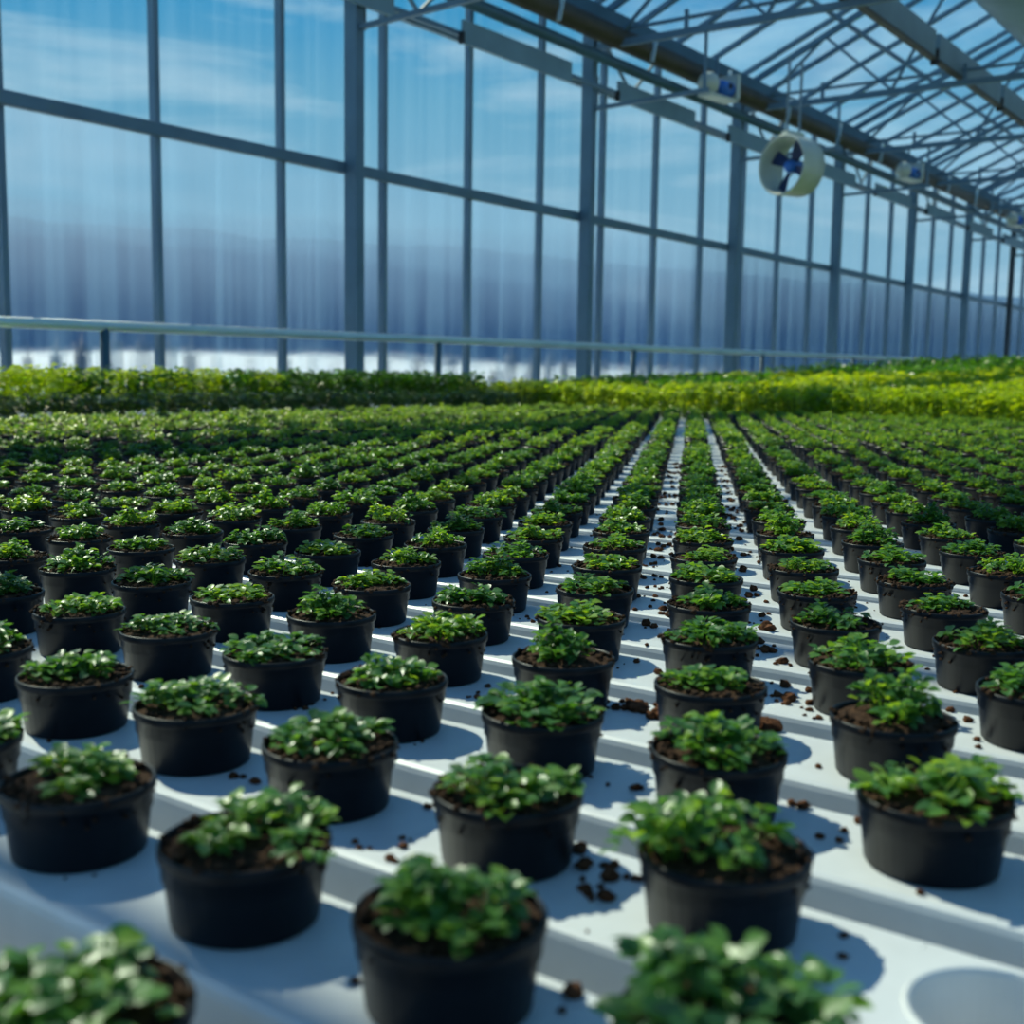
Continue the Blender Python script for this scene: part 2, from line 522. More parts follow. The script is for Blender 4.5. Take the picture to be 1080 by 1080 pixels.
# ------------------------------------------------------------------ white growing gutters
GW = 0.066; GH = 0.10
def gutter_mesh(y0, y1, hole=None):
    prof = [(-GW, -GH), (-GW, -0.007), (-GW+0.0015, -0.0025), (-GW+0.005, 0.0), (GW-0.005, 0.0), (GW-0.0015, -0.0025), (GW, -0.007), (GW, -GH)]
    b = MB()
    n = len(prof)
    ys = [y0, y1]
    vs = [(x, y, z) for y in ys for (x, z) in prof]
    fs = []
    for k in range(n-1):
        if k == 3 and hole is not None: continue
        fs.append((k, k+1, n+k+1, n+k))
    fs.append((n-1, 0, n, 2*n-1))
    fs.append(tuple(range(n))[::-1]); fs.append(tuple(range(n, 2*n)))
    b.add(vs, fs)
    if hole is not None:
        w = GW-0.005; hy = hole; q = 0.0615; r = 0.0515
        b.add([(-w,y0,0),(w,y0,0),(w,hy-q,0),(-w,hy-q,0)], [(0,1,2,3)])
        b.add([(-w,hy+q,0),(w,hy+q,0),(w,y1,0),(-w,y1,0)], [(0,1,2,3)])
        m = 48; sq = []; rings = []
        for i in range(m):
            a = 2*PI*i/m; c, s = math.cos(a), math.sin(a)
            k = 1/max(abs(c)/w, abs(s)/q)
            sq.append((c*k, hy+s*k, 0))
        for (rr, zz) in [(r+0.004, 0.0), (r+0.002, 0.0022), (r, 0.0016), (r-0.0012, -0.002), (r-0.006, -0.094)]:
            rings.append([(rr*math.cos(2*PI*i/m), hy+rr*math.sin(2*PI*i/m), zz) for i in range(m)])
        vs = sq + [p for R in rings for p in R]; fs = []
        for k in range(len(rings)):
            for i in range(m):
                j = (i+1) % m
                fs.append((k*m+i, k*m+j, (k+1)*m+j, (k+1)*m+i))
        fs.append(tuple(len(rings)*m+i for i in range(m)))
        b.add(vs, fs)
    return b.mesh('growing_gutter', M['gutter'], False)

Y0G, Y1G = -1.6, Y_END+0.12
g_plain = gutter_mesh(Y0G, Y1G)
hole_y = (ORG + A_STEP*4 + B_STEP*1).y
g_hole = gutter_mesh(Y0G, Y1G, hole_y)
n_g = 0
for j in range(-2, 60):
    x = ORG.x + j*B_STEP.x - 0.003
    if x > X_END: break
    n_g += 1
    o = link('growing_gutter', g_hole if j == 1 else g_plain)
    o.location = (x, 0, TOP)
    if j == 1: lab = 'white growing gutter with an empty round pot hole near its end'
    elif j == -2: lab = 'white growing gutter nearest the lens, cut off at the bottom left corner'
    else: lab = 'white growing gutter under the %s row of pots from the front' % nth(j+2)
    tag(o, lab, 'gutter', 'white growing gutters side by side on the bench')

# bench under the gutters
bench = empty('grow_bench', (0, 0, 0))
tag(bench, 'long low aluminium bench carrying the white growing gutters', 'bench')
b = MB(); b.box(-0.2, X_END+0.1, Y0G+0.05, Y1G-0.02, TOP-GH-0.05, TOP-GH); b.build('bench_top', M['bench'], bench)
for x in (0.2, 2.9, 5.6, 8.3):
    for y in (-1.3, 2.2, 5.6):
        b = MB(); b.box(x-0.03, x+0.03, y-0.03, y+0.03, 0, TOP-GH-0.05); b.build('leg', M['bench'], bench)

# loose compost on the gutters
cr = random.Random(21)
b = MB()
def crumb(x, y, s): b.blob((x, y, TOP + s*0.35), s, cr, 0.75)
def on_gutter(x, y):
    k = round((x-ORG.x)/B_STEP.x)
    if math.hypot(x-(ORG.x+B_STEP.x-0.003), y-hole_y) < 0.062: return False
    return abs(x-(ORG.x+k*B_STEP.x-0.003)) < GW-0.004
def ground_at(u, v):
    d = R_*((u-540)/FPX) - U_*((v-540)/FPX) + F_
    t = -0.354/d.z
    return d*t
clusters = [(612,905,26,.045,.006),(640,925,10,.02,.008),(672,742,26,.022,.007),(690,752,12,.012,.010),(850,735,14,.03,.006),(828,840,10,.03,.007),(822,768,6,.015,.011),
            (1000,757,8,.02,.006),(400,890,8,.04,.004),(520,770,6,.03,.005),(880,885,6,.03,.005),(700,655,14,.05,.004),(780,650,16,.05,.004),(560,1030,10,.03,.007),(912,972,3,.02,.005),
            (340,745,8,.025,.005),(245,835,4,.02,.006),(500,735,6,.04,.004),(720,700,10,.05,.004),(815,690,8,.03,.005),(700,610,20,.08,.004),(780,560,24,.12,.004),(700,540,24,.14,.004)]
for (u, v, n, sp, s) in clusters:
    c = ground_at(u, v)
    for _ in range(n):
        x = c.x + cr.gauss(0, sp); y = c.y + cr.gauss(0, sp)
        if on_gutter(x, y): crumb(x, y, s*cr.uniform(0.4, 1.1))
for _ in range(420):
    y0_ = cr.uniform(1.2, 4.2); k = cr.choice([0.09, -0.09])
    x = y0_; yy_ = 0.3165 + (x-0.673)*0.522 + k + cr.gauss(0, 0.03)
    if on_gutter(x, yy_): crumb(x, yy_, cr.uniform(0.003, 0.009))
for _ in range(3600):
    t = cr.uniform(0.3, 4.5)**1.0
    x = cr.uniform(0.3, 4.2); y = cr.uniform(-0.6, 3.2)
    if on_gutter(x, y): crumb(x, y, cr.uniform(0.0012, 0.0045))
o = b.build('soil_crumbs', M['crumb'])
tag(o, 'brown compost crumbs and clods scattered over the white gutters', 'soil', None, 'stuff')

# ------------------------------------------------------------------ basil and herb beds behind the pots
def basil_clump(rn, n, R, H, L0, detail=1):
    b = MB()
    ns = 7
    st = [(R*math.sqrt(rn.random())*0.8, rn.uniform(0, 2*PI)) for _ in range(ns)]
    for k in range(n):
        r0, a0 = st[k % ns]
        hh = H*(1-0.35*(r0/R)**2)*rn.uniform(0.9, 1.05)
        t = 1-rn.random()**1.6*0.75
        a = rn.uniform(0, 2*PI)
        x = r0*math.cos(a0)*(0.5+0.5*t)+rn.gauss(0, R*0.10); y = r0*math.sin(a0)*(0.5+0.5*t)+rn.gauss(0, R*0.10)
        L = L0*rn.uniform(0.7, 1.25)
        b.add(*leaf_geo((x, y, hh*t), (math.cos(a), math.sin(a), rn.uniform(-.2, .6)), (rn.uniform(-.5,.5), rn.uniform(-.5,.5), 1), L, L*rn.uniform(.6,.8), rn.uniform(.15,.5), rn.uniform(.1,.5), detail))
    sb = MB()
    for (r0, a0) in st:
        q = (r0*math.cos(a0), r0*math.sin(a0), H*0.8)
        sb.bar((q[0]*0.4, q[1]*0.4, 0), q, 0.004)
    return b, sb

br = random.Random(9)
basil_var = []
for k in range(8):
    fb, sb = basil_clump(br, 130, 0.105, 0.27, 0.042, 2)
    basil_var.append((fb, sb, fb.mesh('foliage', M['lime']), sb.mesh('stem', M['stem'], False)))

BT = TOP - 0.02          # top of the bench that carries the beds
bed2 = empty('crop_bench', (0, 0, 0))
tag(bed2, 'low bench hidden under the lime green basil beds beyond the pots', 'bench')
b = MB(); b.box(X_END+0.12, 30, -2.6, 7.3, BT-0.06, BT); b.build('bench_top', M['bench'], bed2)
for x in (9.2, 15, 21, 29):
    for y in (-2.2, 7.0):
        b = MB(); b.box(x-0.04, x+0.04, y-0.04, y+0.04, 0, BT-0.06); b.build('leg', M['bench'], bed2)
bed3 = empty('side_bench', (0, 0, 0))
tag(bed3, 'narrow bench along the glass wall under the dark herb strip', 'bench')
b = MB(); b.box(-1, X_END, Y_END+0.16, 7.35, BT-0.06, BT); b.build('bench_top', M['bench'], bed3)
for x in (0, 4, 8.0):
    for y in (6.15, 7.2):
        b = MB(); b.box(x-0.03, x+0.03, y-0.03, y+0.03, 0, BT-0.06); b.build('leg', M['bench'], bed3)

def shade_patch(x, y):
    return (10.1 < x < 13.0 and y > 5.5) or (x > 15.5 and y > 4.9)  # areas where darker leaves imitate shade on the basil
lime_sites = []; shaded_sites = []
xr = X_END + 0.24; row = 0
while xr < 29:
    step = 0.185 if xr < 12 else (0.26 if xr < 17 else 0.34)
    y = -2.5 + (0.09 if row % 2 else 0)
    while y < 7.2:
        u, v, z = px((xr, y, BT+0.2))
        if z > 1 and -20 < u < 1900:
            (shaded_sites if shade_patch(xr, y) else lime_sites).append((row, xr + br.uniform(-.02,.02), y + br.uniform(-.02,.02), u, z))
        y += step
    xr += step; row += 1
lime_sites.sort(key=lambda s: (s[0], s[3]))
near_lime = [s for s in lime_sites if s[3] < 1100][:300]; far_lime = [s for s in lime_sites if s not in near_lime]
cnt = {}
for (row, x, y, u, z) in near_lime:
    cnt[row] = cnt.get(row, 0) + 1
    r_ = empty('basil_plant', (x, y, BT), br.uniform(0, 6.28))
    tag(r_, 'lime green basil clump, %s from the left in the %s basil row from the front' % (nth(cnt[row]), nth(row+1)), 'basil', 'lime green basil clumps behind the pots')
    _, _, fm, sm = basil_var[br.randrange(8)]
    hs = br.uniform(0.86, 1.1)
    f = link('foliage', fm, r_); f.scale = (1, 1, hs)
    s_ = link('stem', sm, r_); s_.scale = (1, 1, hs)
lp = []
for k in range(6):
    fb, sb = basil_clump(br, 60, 0.14, 0.30, 0.062, 1)
    lp.append([(*tri_arrays(fb), 0)])
def rise(x): return 1.0 + max(0, min(1, (x-11)/14))*1.5
o = scatter('basil_bed', lp, [(br.randrange(6), x, y, BT, br.uniform(0, 6.28), 1.0 + (0.5 if x > 12 else 0) + (0.4 if x > 17 else 0), br.uniform(.92, 1.08)*rise(x)*0.95) for (row, x, y, u, z) in far_lime], [M['lime']])
tag(o, 'bright lime green basil canopy stretching away to the far end', 'basil bed', None, 'stuff')
o = scatter('shaded_basil_bed', lp, [(br.randrange(6), x, y, BT, br.uniform(0, 6.28), 1.0 + (0.5 if x > 12 else 0), br.uniform(.92, 1.08)*rise(x)*1.05) for (row, x, y, u, z) in shaded_sites], [M['dark']])
tag(o, 'basil patches near the glass, shade imitated by dark green leaf colour', 'basil bed', None, 'stuff')
strip = []; strip2 = []; herb = []
x = 1.2
sp_ = []
for k in range(6):
    fb, sb = basil_clump(br, 110, 0.14, 0.30, 0.042, 1)
    sp_.append([(*tri_arrays(fb), 0)])
while x < X_END+0.1:
    for k in range(6):
        q = (br.randrange(6), x+br.uniform(-.05,.05), 6.46+k*0.145+br.uniform(-.03,.03), BT, br.uniform(0, 6.28), 1.05, br.uniform(1.08, 1.22))
        (strip if x + br.uniform(-1.2, 1.2) < 5.4 else strip2).append(q)  # strip switches to the darker leaf along the wall to imitate shade
    for k in range(3):
        herb.append((br.randrange(6), x+br.uniform(-.05,.05), 5.98+k*0.15, BT, br.uniform(0, 6.28), 0.95, br.uniform(.6, .74)))
    x += 0.15
o = scatter('olive_basil_bed', sp_, strip, [M['olive']])
tag(o, 'olive green basil strip at the left along the foot of the glass wall', 'basil bed', None, 'stuff')
o = scatter('shaded_basil_bed', sp_, strip2, [M['dark']])
tag(o, 'basil strip between olive strip and lime basil, shade painted as dark green leaves', 'basil bed', None, 'stuff')
o = scatter('herb_bed', sp_, herb, [M['herb']])
tag(o, 'dull green low herb strip between the pots and the olive basil', 'herb bed', None, 'stuff')

# ------------------------------------------------------------------ greenhouse shell
Z = lambda h: EYE + h                     # heights measured from eye level
XS = 8.2; BAY = 3.97
K0, K1 = -2, 9
posts = {k: XS + BAY*k for k in range(K0, K1+1)}
X_FAR = posts[K1]
EAVE = Z(4.22)
floor = MB(); floor.box(-6, X_FAR+0.3, -16, WALL_Y+0.3, -0.12, 0)
tag(floor.build('floor', M['floor']), kind='structure')

ordinal_post = {0: 'nearest full-height', 1: 'second', 2: 'third', 3: 'fourth', 4: 'fifth', 5: 'sixth', 6: 'seventh'}
for k, x in posts.items():
    if k < 0 or k > 7: 
        nm_lab = 'galvanised wall post outside the picture' 
        if k < 0: continue
    mt = M['dark_steel'] if k == 6 else M['steel']
    p = empty('wall_post', (x, WALL_Y, 0))
    if k == 6: lab = 'dark painted slim post in the glass wall near the far end'
    elif k == 0: lab = 'nearest thick galvanised post against the tall glass wall'
    elif k < 6: lab = '%s galvanised post along the glass wall, counted from the nearest' % nth(k+1)
    else: lab = 'galvanised post beyond the dark one, %s from the nearest' % nth(k+1)
    tag(p, lab, 'post', 'posts of the glass wall')
    w = 0.085 if k == 6 else 0.105
    b = MB(); b.box(-w*0.5, w*0.5, -w*0.75, w*0.75, 0, Z(3.96)); bevel(b.build('shaft', mt, p), 0.006)
    b = MB(); b.box(-0.14, 0.14, -0.15, 0.15, 0, 0.02); b.build('base_plate', mt, p)
    b = MB(); b.box(0.054, 0.085, -0.07, 0.02, Z(3.05), Z(3.45)); b.build('bracket', M['dark_steel'], p)
    b = MB(); b.bar((0, -0.07, Z(3.06)), (0, -1.55, Z(3.10)), 0.045); b.build('brace_arm', mt, p)
    b = MB(); b.bar((0, -1.5, Z(3.10)), (0, -1.5, Z(3.71)), 0.03); b.build('arm_hanger', mt, p)

# glazed bays: each bay one window with panes and bars
wn = 0
GY = WALL_Y + 0.17
for k in range(K0, K1):
    wn += 1
    x0, x1 = posts[k], posts[k+1]
    w = empty('window_%d' % wn, (x0, GY, 0)); tag(w, kind='structure')
    m0 = x0 - 0.76 + 0.0
    step = BAY/3
    for q in range(3):
        a = q*step - 0.76 + 0.0; c = a + step
        for (z0, z1) in ((0.02, Z(1.80)), (Z(1.86), EAVE)):
            b = MB(); b.box(a+0.025, c-0.025, -0.006, 0.006, z0, z1); b.build('pane', M['wallpane'] if z0 < 1 else M['clearpane'], w)
        b = MB(); b.box(a-0.024, a+0.024, -0.05, 0.03, 0, EAVE); b.build('mullion', M['alu'], w)
b = MB(); b.box(posts[K0], X_FAR, GY-0.10, GY-0.03, Z(1.78), Z(1.885)); bevel(tag(b.build('trim_1', M['steel']), kind='structure'), 0.012)
b = MB(); b.box(posts[K0], X_FAR, GY-0.09, GY-0.03, Z(3.33), Z(3.38)); tag(b.build('trim_2', M['steel']), kind='structure')
b = MB(); b.box(posts[K0], X_FAR, GY-0.05, GY+0.03, -0.05, 0.12); tag(b.build('baseboard_left', M['steel']), kind='structure')

# end wall
wn += 1
w = empty('window_%d' % wn, (X_FAR+0.1, 0, 0)); tag(w, kind='structure')
yy = WALL_Y - 0.1
while yy > -8:
    b = MB(); b.box(-0.006, 0.006, yy-1.3, yy-0.04, 0.02, Z(3.9)); b.build('pane', M['wallpane'], w)
    b = MB(); b.box(-0.04, 0.04, yy-0.04, yy+0.02, 0, Z(3.9)); b.build('mullion', M['alu'], w)
    yy -= 1.34
b = MB(); b.box(-0.05, 0.05, -8, WALL_Y, Z(1.78), Z(1.88)); b.build('crossbar', M['steel'], w)

# eave group: pipes and gutter along the top of the wall
XA, XB = posts[K0], X_FAR
b = MB(); b.box(XA, XB, WALL_Y-0.30, WALL_Y+0.02, Z(3.97), Z(4.14))
g = b.build('eave_gutter', M['teal_steel']); bevel(g, 0.02)
tag(g, 'broad teal steel eave gutter running along the top of the wall', 'gutter')
b = MB(); b.tube([(XA, WALL_Y-0.36, Z(3.82)), (XB, WALL_Y-0.36, Z(3.82))], 0.12, 16)
p = b.build('heating_pipe', M['brown_pipe'], smooth=True); tag(p, 'thick brownish pipe slung just beneath the teal eave gutter', 'pipe')
for k in range(0, 18):
    x = XS - 1.4 + k*1.985
    s = MB(); s.bar((x, WALL_Y-0.49, Z(3.66)), (x+0.10, WALL_Y-0.49, Z(3.98)), 0.05, 0.02); s.build('pipe_clip', M['rail'], p)
b = MB(); b.tube([(XA, WALL_Y-0.26, Z(3.58)), (XB, WALL_Y-0.26, Z(3.58))], 0.065, 12)
p = b.build('lower_eave_tube', M['teal_steel'], smooth=True); tag(p, 'slim dark steel tube parallel to and below the brown pipe', 'pipe')

# side girder: thin chord with plates and zig-zag bars
sg = empty('side_girder', (0, WALL_Y-0.14, 0))
tag(sg, 'lattice girder of plates and zigzag bars along upper glass wall', 'girder')
b = MB(); b.bar((XA, 0, Z(3.30)), (XB, 0, Z(3.30)), 0.035, 0.05); b.build('chord', M['steel'], sg)
x = 9.55 - 2.97*2
while x < XB-2:
    b = MB(); b.box(x, x+1.95, -0.05, -0.02, Z(3.21), Z(3.43)); b.build('plate', M['screen'], sg)
    b = MB(); b.box(x-0.03, x+0.005, -0.065, -0.01, Z(3.20), Z(3.31)); b.build('end_cap', M['black'], sg)
    x += 2.97
for k in range(-1, 9):
    x = posts[k]
    for (a, c) in ((0.15, 0.75), (0.75, 1.25)):
        za, zc = (Z(3.80), Z(3.36)) if a < 0.5 else (Z(3.36), Z(3.80))
        b = MB(); b.bar((x+a, 0.02, za), (x+c, 0.02, zc), 0.03); b.build('diagonal', M['steel'], sg)

# roof: ridge parallel to the wall
SL = 0.44; Y_RIDGE = 3.7; Y_VAL = -0.4
def roof_z(y):
    if y >= Y_RIDGE: return EAVE + 0.03 + SL*(WALL_Y - y)
    if y >= Y_VAL: return EAVE + 0.03 + SL*(WALL_Y-Y_RIDGE) - SL*(Y_RIDGE-y)
    return EAVE + 0.03 + SL*(Y_VAL-y)
def roof_pane(y0, y1, x0, x1, name, parent):
    b = MB()
    z0, z1 = roof_z(y0), roof_z(y1 + 1e-6)
    t = 0.008
    b.add([(x0,y0,z0),(x1,y0,z0),(x1,y1,z1),(x0,y1,z1),(x0,y0,z0+t),(x1,y0,z0+t),(x1,y1,z1+t),(x0,y1,z1+t)],
          [(0,1,2,3),(7,6,5,4),(0,4,5,1),(1,5,6,2),(2,6,7,3),(3,7,4,0)])
    return b.build(name, M['roofpane'], parent)
slopes = [(WALL_Y+0.05, Y_RIDGE), (Y_RIDGE, Y_VAL)]
cn = 0
XR0 = posts[K0]
for (ya, yb) in slopes:
    for k in range(K0, K1):
        cn += 1
        c = empty('ceiling_%d' % cn, (0, 0, 0)); tag(c, kind='structure')
        roof_pane(ya, yb, posts[k], posts[k+1], 'pane', c)
        n = 4
        for q in range(n):
            x = posts[k] + q*BAY/n
            b = MB(); b.bar((x, ya, roof_z(ya)-0.03), (x, yb, roof_z(yb + (1e-6 if ya > yb else 0))-0.03), 0.062, 0.06); b.build('glazing_bar', M['alu'], c)
        for f in (0.36, 0.7):
            y = ya + (yb-ya)*f
            b = MB(); b.bar((posts[k], y, roof_z(y)-0.09), (posts[k+1], y, roof_z(y)-0.09), 0.045, 0.05); b.build('purlin', M['alu'], c)
b = MB(); b.box(XA, XB, Y_VAL-0.2, Y_VAL+0.2, EAVE-0.40, EAVE-0.16); g = b.build('valley_gutter', M['teal_steel']); tag(g, 'teal steel valley gutter between two roof spans', 'gutter')

# trusses across the house, one at every post
CH = Z(3.75)
for k in range(0, 8):
    x = posts[k]
    t = empty('roof_truss', (x, WALL_Y, 0))
    tag(t, '%s roof truss of slim crossing bars, counted from the nearest wall post' % nth(k+1) if k else 'roof truss of slim crossing bars springing from the nearest wall post', 'truss', 'roof trusses across the house')
    o_ = lambda y: y - WALL_Y
    b = MB(); b.bar((0, -0.1, CH), (0, o_(Y_VAL), CH), 0.06, 0.075); b.build('bottom_chord', M['steel'], t)
    b = MB(); b.bar((0.06, -0.1, CH+0.17), (0.06, o_(Y_VAL), CH+0.17), 0.035); b.build('tie_rod', M['steel'], t)
    for (ya, yb) in slopes:
        b = MB(); b.bar((0, o_(ya)-(0.12 if ya > yb and ya > 5 else 0), roof_z(ya)-0.16), (0, o_(yb), roof_z(yb + (1e-6 if ya > yb else 0))-0.16), 0.05, 0.08); b.build('rafter', M['steel'], t)
    ys = [7.5, 6.55, 5.6, 4.65, 3.7, 2.75, 1.8, 0.85, -0.1]
    for q in range(len(ys)-1):
        lo = (0.02, o_(ys[q]), CH+0.03); hi = (0.02, o_(ys[q+1]), roof_z(ys[q+1])-0.2)
        if q % 2: lo, hi = (0.02, o_(ys[q]), roof_z(ys[q])-0.2), (0.02, o_(ys[q+1]), CH+0.03)
        b = MB(); b.bar(lo, hi, 0.035); b.build('diagonal', M['steel'], t)
    for y in (6.55, 4.65, 2.75):
        b = MB(); b.bar((0, o_(y), CH), (0, o_(y), CH+0.24), 0.04); b.build('stub', M['steel'], t)

# folded screen pack along the house: pale plates end to end
sp = empty('screen_pack', (0, 4.74, 0))
tag(sp, 'row of pale flat plates hung under the roof along the house', 'screen')
x = 3.0; n = 0
while x < XB-1:
    b = MB(); b.box(x, x+2.9, -0.04, 0.02, CH+0.08, CH+0.40); b.build('plate', M['screen'], sp)
    b = MB(); b.box(x, x+2.9, -0.06, 0.03, CH+0.06, CH+0.09); b.build('lower_edge', M['brown_pipe'], sp)
    b = MB(); b.box(x+2.93, x+2.99, -0.06, 0.03, CH+0.02, CH+0.20); b.build('end_cap', M['black'], sp)
    x += 3.05
# inflated duct
d = empty('air_duct', (0, 3.55, Z(4.68)))
tag(d, 'fat pale smooth air duct under the ridge, at the top right corner', 'duct')
b = MB(); b.tube([(4, 0, 0), (31, 0, 0)], 0.70, 36); b.build('film_tube', M['duct'], d, True)
for x in range(6, 31, 4):
    b = MB(); b.bar((x, 0, 0.68), (x, 0, roof_z(3.55)-Z(4.68)), 0.02); b.build('hanger', M['steel'], d)

# pipe rail in front of the glass
rl = empty('pipe_rail', (0, 7.45, 0))
tag(rl, 'pale horizontal pipe rail on short posts before the glass wall', 'rail')
b = MB(); b.tube([(1.5, 0, Z(0.262)), (30, 0, Z(0.36))], 0.038, 14); b.build('top_pipe', M['rail'], rl, True)
x = 5.25
while x < 29:
    b = MB(); b.tube([(x, 0, 0), (x, 0, Z(0.24+0.0034*x))], 0.034, 12); b.build('rail_post', M['teal_steel'], rl, True)
    x += 3.75

# circulation fan
fx, fy, fz = 14.62, 6.3, Z(2.63)
fan = empty('circulation_fan', (fx, fy, fz), math.radians(-17))
tag(fan, 'round white circulation fan with blue blades hanging from the roof', 'fan')
def ring_x(prof, n=40):
    b = MB(); b.lathe(prof, n)
    b.v = [(-z, x, y) for (x, y, z) in b.v]           # axis along -x, mouth towards the lens
    b.f = [tuple(reversed(f)) for f in b.f]
    return b
R = 0.375
ring_x([(R*0.86, 0.0), (R*0.90, 0.16), (R*0.96, 0.21), (R, 0.2), (R*1.0, 0.17), (R*0.985, 0.0), (R*0.97, -0.2), (R*0.90, -0.2), (R*0.86, 0.0)]).build('housing', M['housing'], fan, True)
ring_x([(0.001, 0.10), (0.05, 0.10), (0.075, 0.06), (0.08, -0.12), (0.001, -0.13)]).build('hub', M['blue_motor'], fan, True)
for q in range(4):
    a0 = math.radians(28 + 90*q); b = MB(); vs = []
    for (r, w, tw) in ((0.07, 0.08, 0.6), (0.16, 0.14, 0.45), (0.25, 0.17, 0.34), (0.325, 0.175, 0.28)):
        for s in (-1, 1):
            for th in (0.006, -0.006):
                t = s*w/2
                yy_, zz_ = r, t*math.cos(tw)
                xx_ = t*math.sin(tw) + th
                vs.append((xx_, yy_*math.cos(a0)-zz_*math.sin(a0), yy_*math.sin(a0)+zz_*math.cos(a0)))
    fs = []
    for k in range(3):
        o = k*4
        fs += [(o, o+2, o+6, o+4), (o+1, o+5, o+7, o+3), (o, o+4, o+5, o+1), (o+2, o+3, o+7, o+6)]
    fs += [(0, 1, 3, 2), (12, 14, 15, 13)]
    b.add(vs, fs); b.build('blade', M['blue'], fan)
for q in range(3):
    a0 = math.radians(90 + 120*q); b = MB()
    b.bar((0.14, 0, 0), (0.14, R*0.9*math.cos(a0), R*0.9*math.sin(a0)), 0.016); b.build('strut', M['steel'], fan)
b = MB(); b.box(-0.16, 0.16, -0.05, 0.05, R-0.02, R+0.05); b.build('mounting_plate', M['housing'], fan)
for s in (-0.12, 0.12):
    b = MB(); b.bar((s, 0, R+0.03), (s, 0, CH+0.17-fz), 0.025); b.build('hanger_rod', M['steel'], fan)

# ridge vent drive motors on the eave pipe: white domed tank, blue motor, pale tray
def drive(x, y, z, lab, s=1.0):
    e = empty('vent_motor', (x, y, z), math.radians(-8)); tag(e, lab, 'motor', 'vent drive motors under the eave gutter')
    b = MB(); b.box(-0.24*s, 0.32*s, -0.10*s, 0.10*s, -0.155*s, -0.125*s); b.build('tray', M['housing'], e)
    b = MB(); b.lathe([(0.001, 0.13*s), (0.05*s, 0.12*s), (0.10*s, 0.085*s), (0.128*s, 0.03*s), (0.13*s, -0.02*s), (0.11*s, -0.08*s), (0.06*s, -0.12*s)], 24, off=(-0.17*s, 0, 0)); b.build('dome', M['housing'], e, True)
    b = MB(); b.tube([(0.02*s, -0.02*s, -0.02*s), (0.24*s, -0.02*s, -0.02*s)], 0.09*s, 20); b.build('motor', M['blue_motor'], e, True)
    b = MB(); b.box(0.25*s, 0.31*s, -0.13*s, 0.13*s, -0.12*s, 0.16*s); b.build('gear_plate', M['housing'], e)
    b = MB(); b.tube([(0.13*s, -0.12*s, 0.0), (0.13*s, -0.08*s, 0.0)], 0.035*s, 14); b.build('cap', M['black'], e, True)
    b = MB(); b.bar((0.0, 0, -0.12*s), (0.0, 0, 0.34*s), 0.03*s); b.build('hanger', M['steel'], e)
drive(14.0, 7.08, Z(3.60), 'white domed vent motor with blue body, nearest of its kind, above round fan', 1.05)
drive(21.5, 7.08, Z(3.60), 'white domed vent motor under the eave, second beyond the round fan', 1.05)
drive(29.1, 7.08, Z(3.60), 'white domed vent motor small and far along the eave', 1.05)

# ------------------------------------------------------------------ outdoors
g = MB(); g.box(-400, 600, WALL_Y+0.31, 900, -0.5, -0.02)
tag(g.build('ground', M['snow']), kind='structure')
# ploughed snow bank beyond the glass
b = MB(); nx, ny = 160, 14; vs = []; fs = []
for i in range(nx+1):
    x = -30 + i*0.75
    crest = 1.49 + 0.30*noise.noise(Vector((x*0.25, 3, 0))) + 0.12*noise.noise(Vector((x*0.9, 7, 0))) - max(0, (x-24)*0.03)
    for j in range(ny+1):
        t = j/ny
        y = 11.5 + 9*t
        h = crest*math.sin(min(1, t*1.25)*PI/2)**0.8*(1 if t < 0.8 else (1-(t-0.8)/0.2)**0.7) + 0.06*noise.noise(Vector((x*1.5, y*1.5, 1)))
        vs.append((x, y, max(-0.02, h) if 0 < j < ny else -0.03))
for i in range(nx):
    for j in range(ny):
        a = i*(ny+1)+j; fs.append((a, a+ny+1, a+ny+2, a+1))
b.add(vs, fs)
o = b.build('snow_bank', M['snow'], smooth=True); tag(o, 'bright snowy bank outside beyond the foot of the glass wall', 'snow bank', None, 'stuff')
# saplings in front of the snow bank
tr = random.Random(4)
# far belt of conifers
def conifer(rn, H, Rw):
    b = MB(); n = 7
    lv = 6; vs = []
    b.tube([(0,0,0), (0,0,H*0.9)], 0.1, 5)
    for q in range(lv):
        z0 = H*(0.08 + 0.86*q/lv); z1 = min(H, z0 + H*0.30); r = Rw*(1-q/lv*0.85)
        vs = [(0, 0, z1)]
        for i in range(n):
            a = 2*PI*i/n + q; k = rn.uniform(.75, 1.15)
            vs.append((r*k*math.cos(a), r*k*math.sin(a), z0 + rn.uniform(-.2, .1)))
        b.add(vs, [(0, 1+i, 1+(i+1) % n) for i in range(n)])
    return tri_arrays(b)
cp = [[(*conifer(tr, 1.0, 0.13), 0)] for _ in range(6)]
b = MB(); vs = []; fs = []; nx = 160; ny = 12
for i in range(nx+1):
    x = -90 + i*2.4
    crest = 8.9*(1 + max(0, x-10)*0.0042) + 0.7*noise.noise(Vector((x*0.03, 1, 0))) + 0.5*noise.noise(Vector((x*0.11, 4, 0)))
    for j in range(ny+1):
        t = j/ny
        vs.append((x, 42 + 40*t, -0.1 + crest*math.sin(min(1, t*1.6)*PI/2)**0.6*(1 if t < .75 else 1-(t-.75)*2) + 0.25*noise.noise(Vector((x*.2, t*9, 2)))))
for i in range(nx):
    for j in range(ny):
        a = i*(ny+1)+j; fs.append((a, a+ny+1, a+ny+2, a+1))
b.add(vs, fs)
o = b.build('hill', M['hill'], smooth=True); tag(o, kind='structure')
sv = []
for q in range(110):
    x = -6 + q*0.38 + tr.uniform(-.4, .4)
    sv.append((tr.randrange(6), x, 10.6 + tr.uniform(-.5, .7), 0.0, tr.uniform(0, 6.28), tr.uniform(.5, 1.1), tr.uniform(1.2, 1.75)))
o = scatter('young_conifers', cp, sv, [M['trees']])
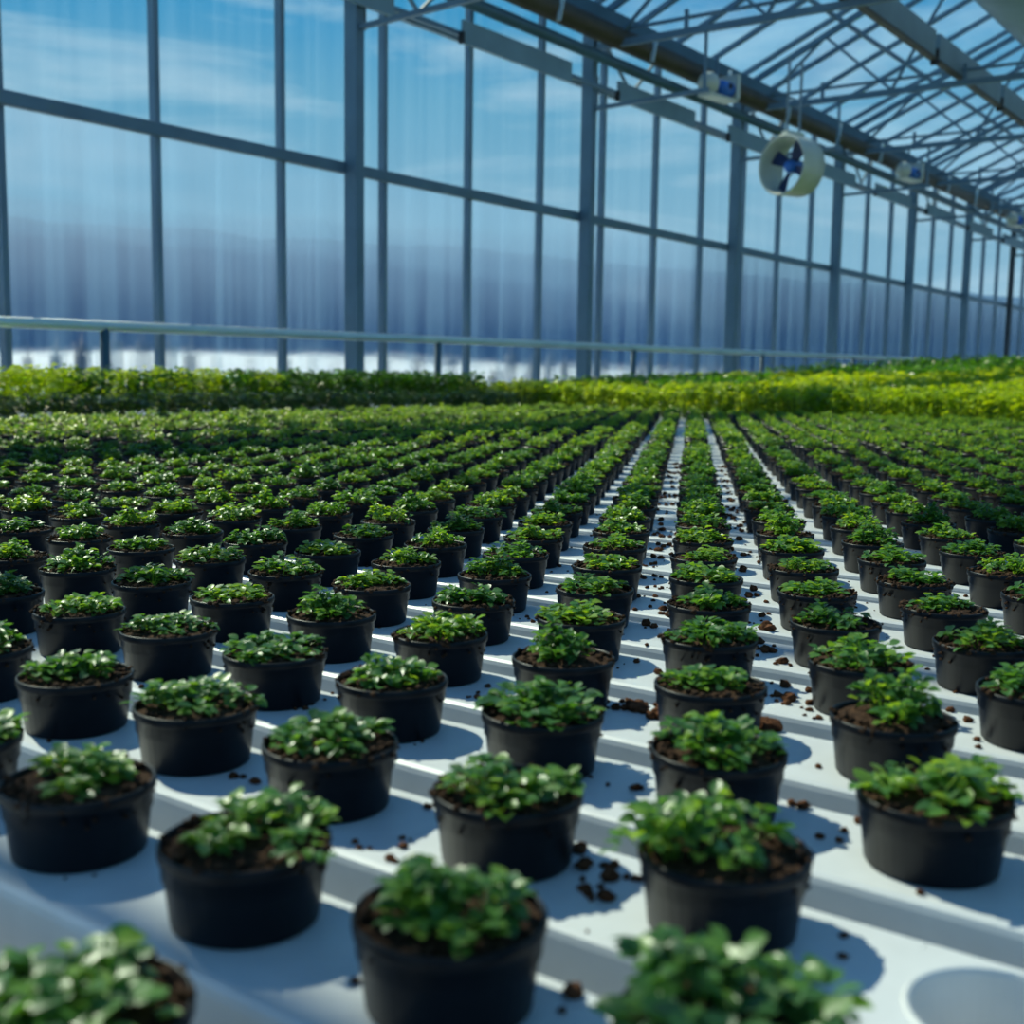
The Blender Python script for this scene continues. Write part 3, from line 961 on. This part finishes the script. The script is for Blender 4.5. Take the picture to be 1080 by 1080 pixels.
tag(o, 'young dark shrubs outside at the foot of the snowy bank', 'shrubs', None, 'stuff')

# ------------------------------------------------------------------ sky and sun
wd = bpy.data.worlds.new('sky'); bpy.context.scene.world = wd
wd.use_nodes = True
nt = wd.node_tree
for n in list(nt.nodes): nt.nodes.remove(n)
out = nt.nodes.new('ShaderNodeOutputWorld')
bg = nt.nodes.new('ShaderNodeBackground')
tc = N(nt, 'ShaderNodeTexCoord')
sx = N(nt, 'ShaderNodeSeparateXYZ'); nt.links.new(tc.outputs['Generated'], sx.inputs[0])
base = ramp(nt, sx.outputs['Z'], [(0.0, (0.28, 0.48, 0.62)), (0.12, (0.28, 0.49, 0.62)), (0.21, (0.17, 0.43, 0.60)), (0.28, (0.05, 0.33, 0.58)), (0.46, (0.035, 0.24, 0.50)), (1.0, (0.012, 0.075, 0.26))])
mp = N(nt, 'ShaderNodeMapping'); mp.inputs['Scale'].default_value = (1.6, 1.6, 9.0); mp.inputs['Rotation'].default_value = (0.10, 0.06, 0)
nt.links.new(tc.outputs['Generated'], mp.inputs['Vector'])
nz = N(nt, 'ShaderNodeTexNoise', Scale=2.2, Detail=7.0, Roughness=0.58, Distortion=0.4)
nt.links.new(mp.outputs['Vector'], nz.inputs['Vector'])
cl = ramp(nt, nz.outputs['Fac'], [(0.50, (0, 0, 0)), (0.74, (1, 1, 1))])
mixc = N(nt, 'ShaderNodeMix', data_type='RGBA')
nt.links.new(cl.outputs['Color'], mixc.inputs[0])
nt.links.new(base.outputs['Color'], mixc.inputs[6])
mixc.inputs[7].default_value = (0.50, 0.66, 0.75, 1)
nt.links.new(mixc.outputs[2], bg.inputs['Color'])
bg.inputs['Strength'].default_value = 1.0
nt.links.new(bg.outputs[0], out.inputs[0])

sun_d = bpy.data.lights.new('sun', 'SUN')
sun = bpy.data.objects.new('sun', sun_d); C.objects.link(sun)
sun_d.energy = 7.4; sun_d.color = (1.0, 0.83, 0.56); sun_d.angle = math.radians(0.55)
to_sun = Vector((0.155, 1.0, 1.03)).normalized()
sun.rotation_euler = to_sun.to_track_quat('Z', 'Y').to_euler()
sun.location = (0, 0, 12)

sc = bpy.context.scene
sc.view_settings.view_transform = 'Standard'
sc.view_settings.look = 'None'
sc.view_settings.gamma = 1.0
sc.view_settings.use_curve_mapping = False
sc.view_settings.exposure = 0.0
sc.cycles.max_bounces = 8
sc.cycles.transparent_max_bounces = 24
sc.cycles.use_denoising = True
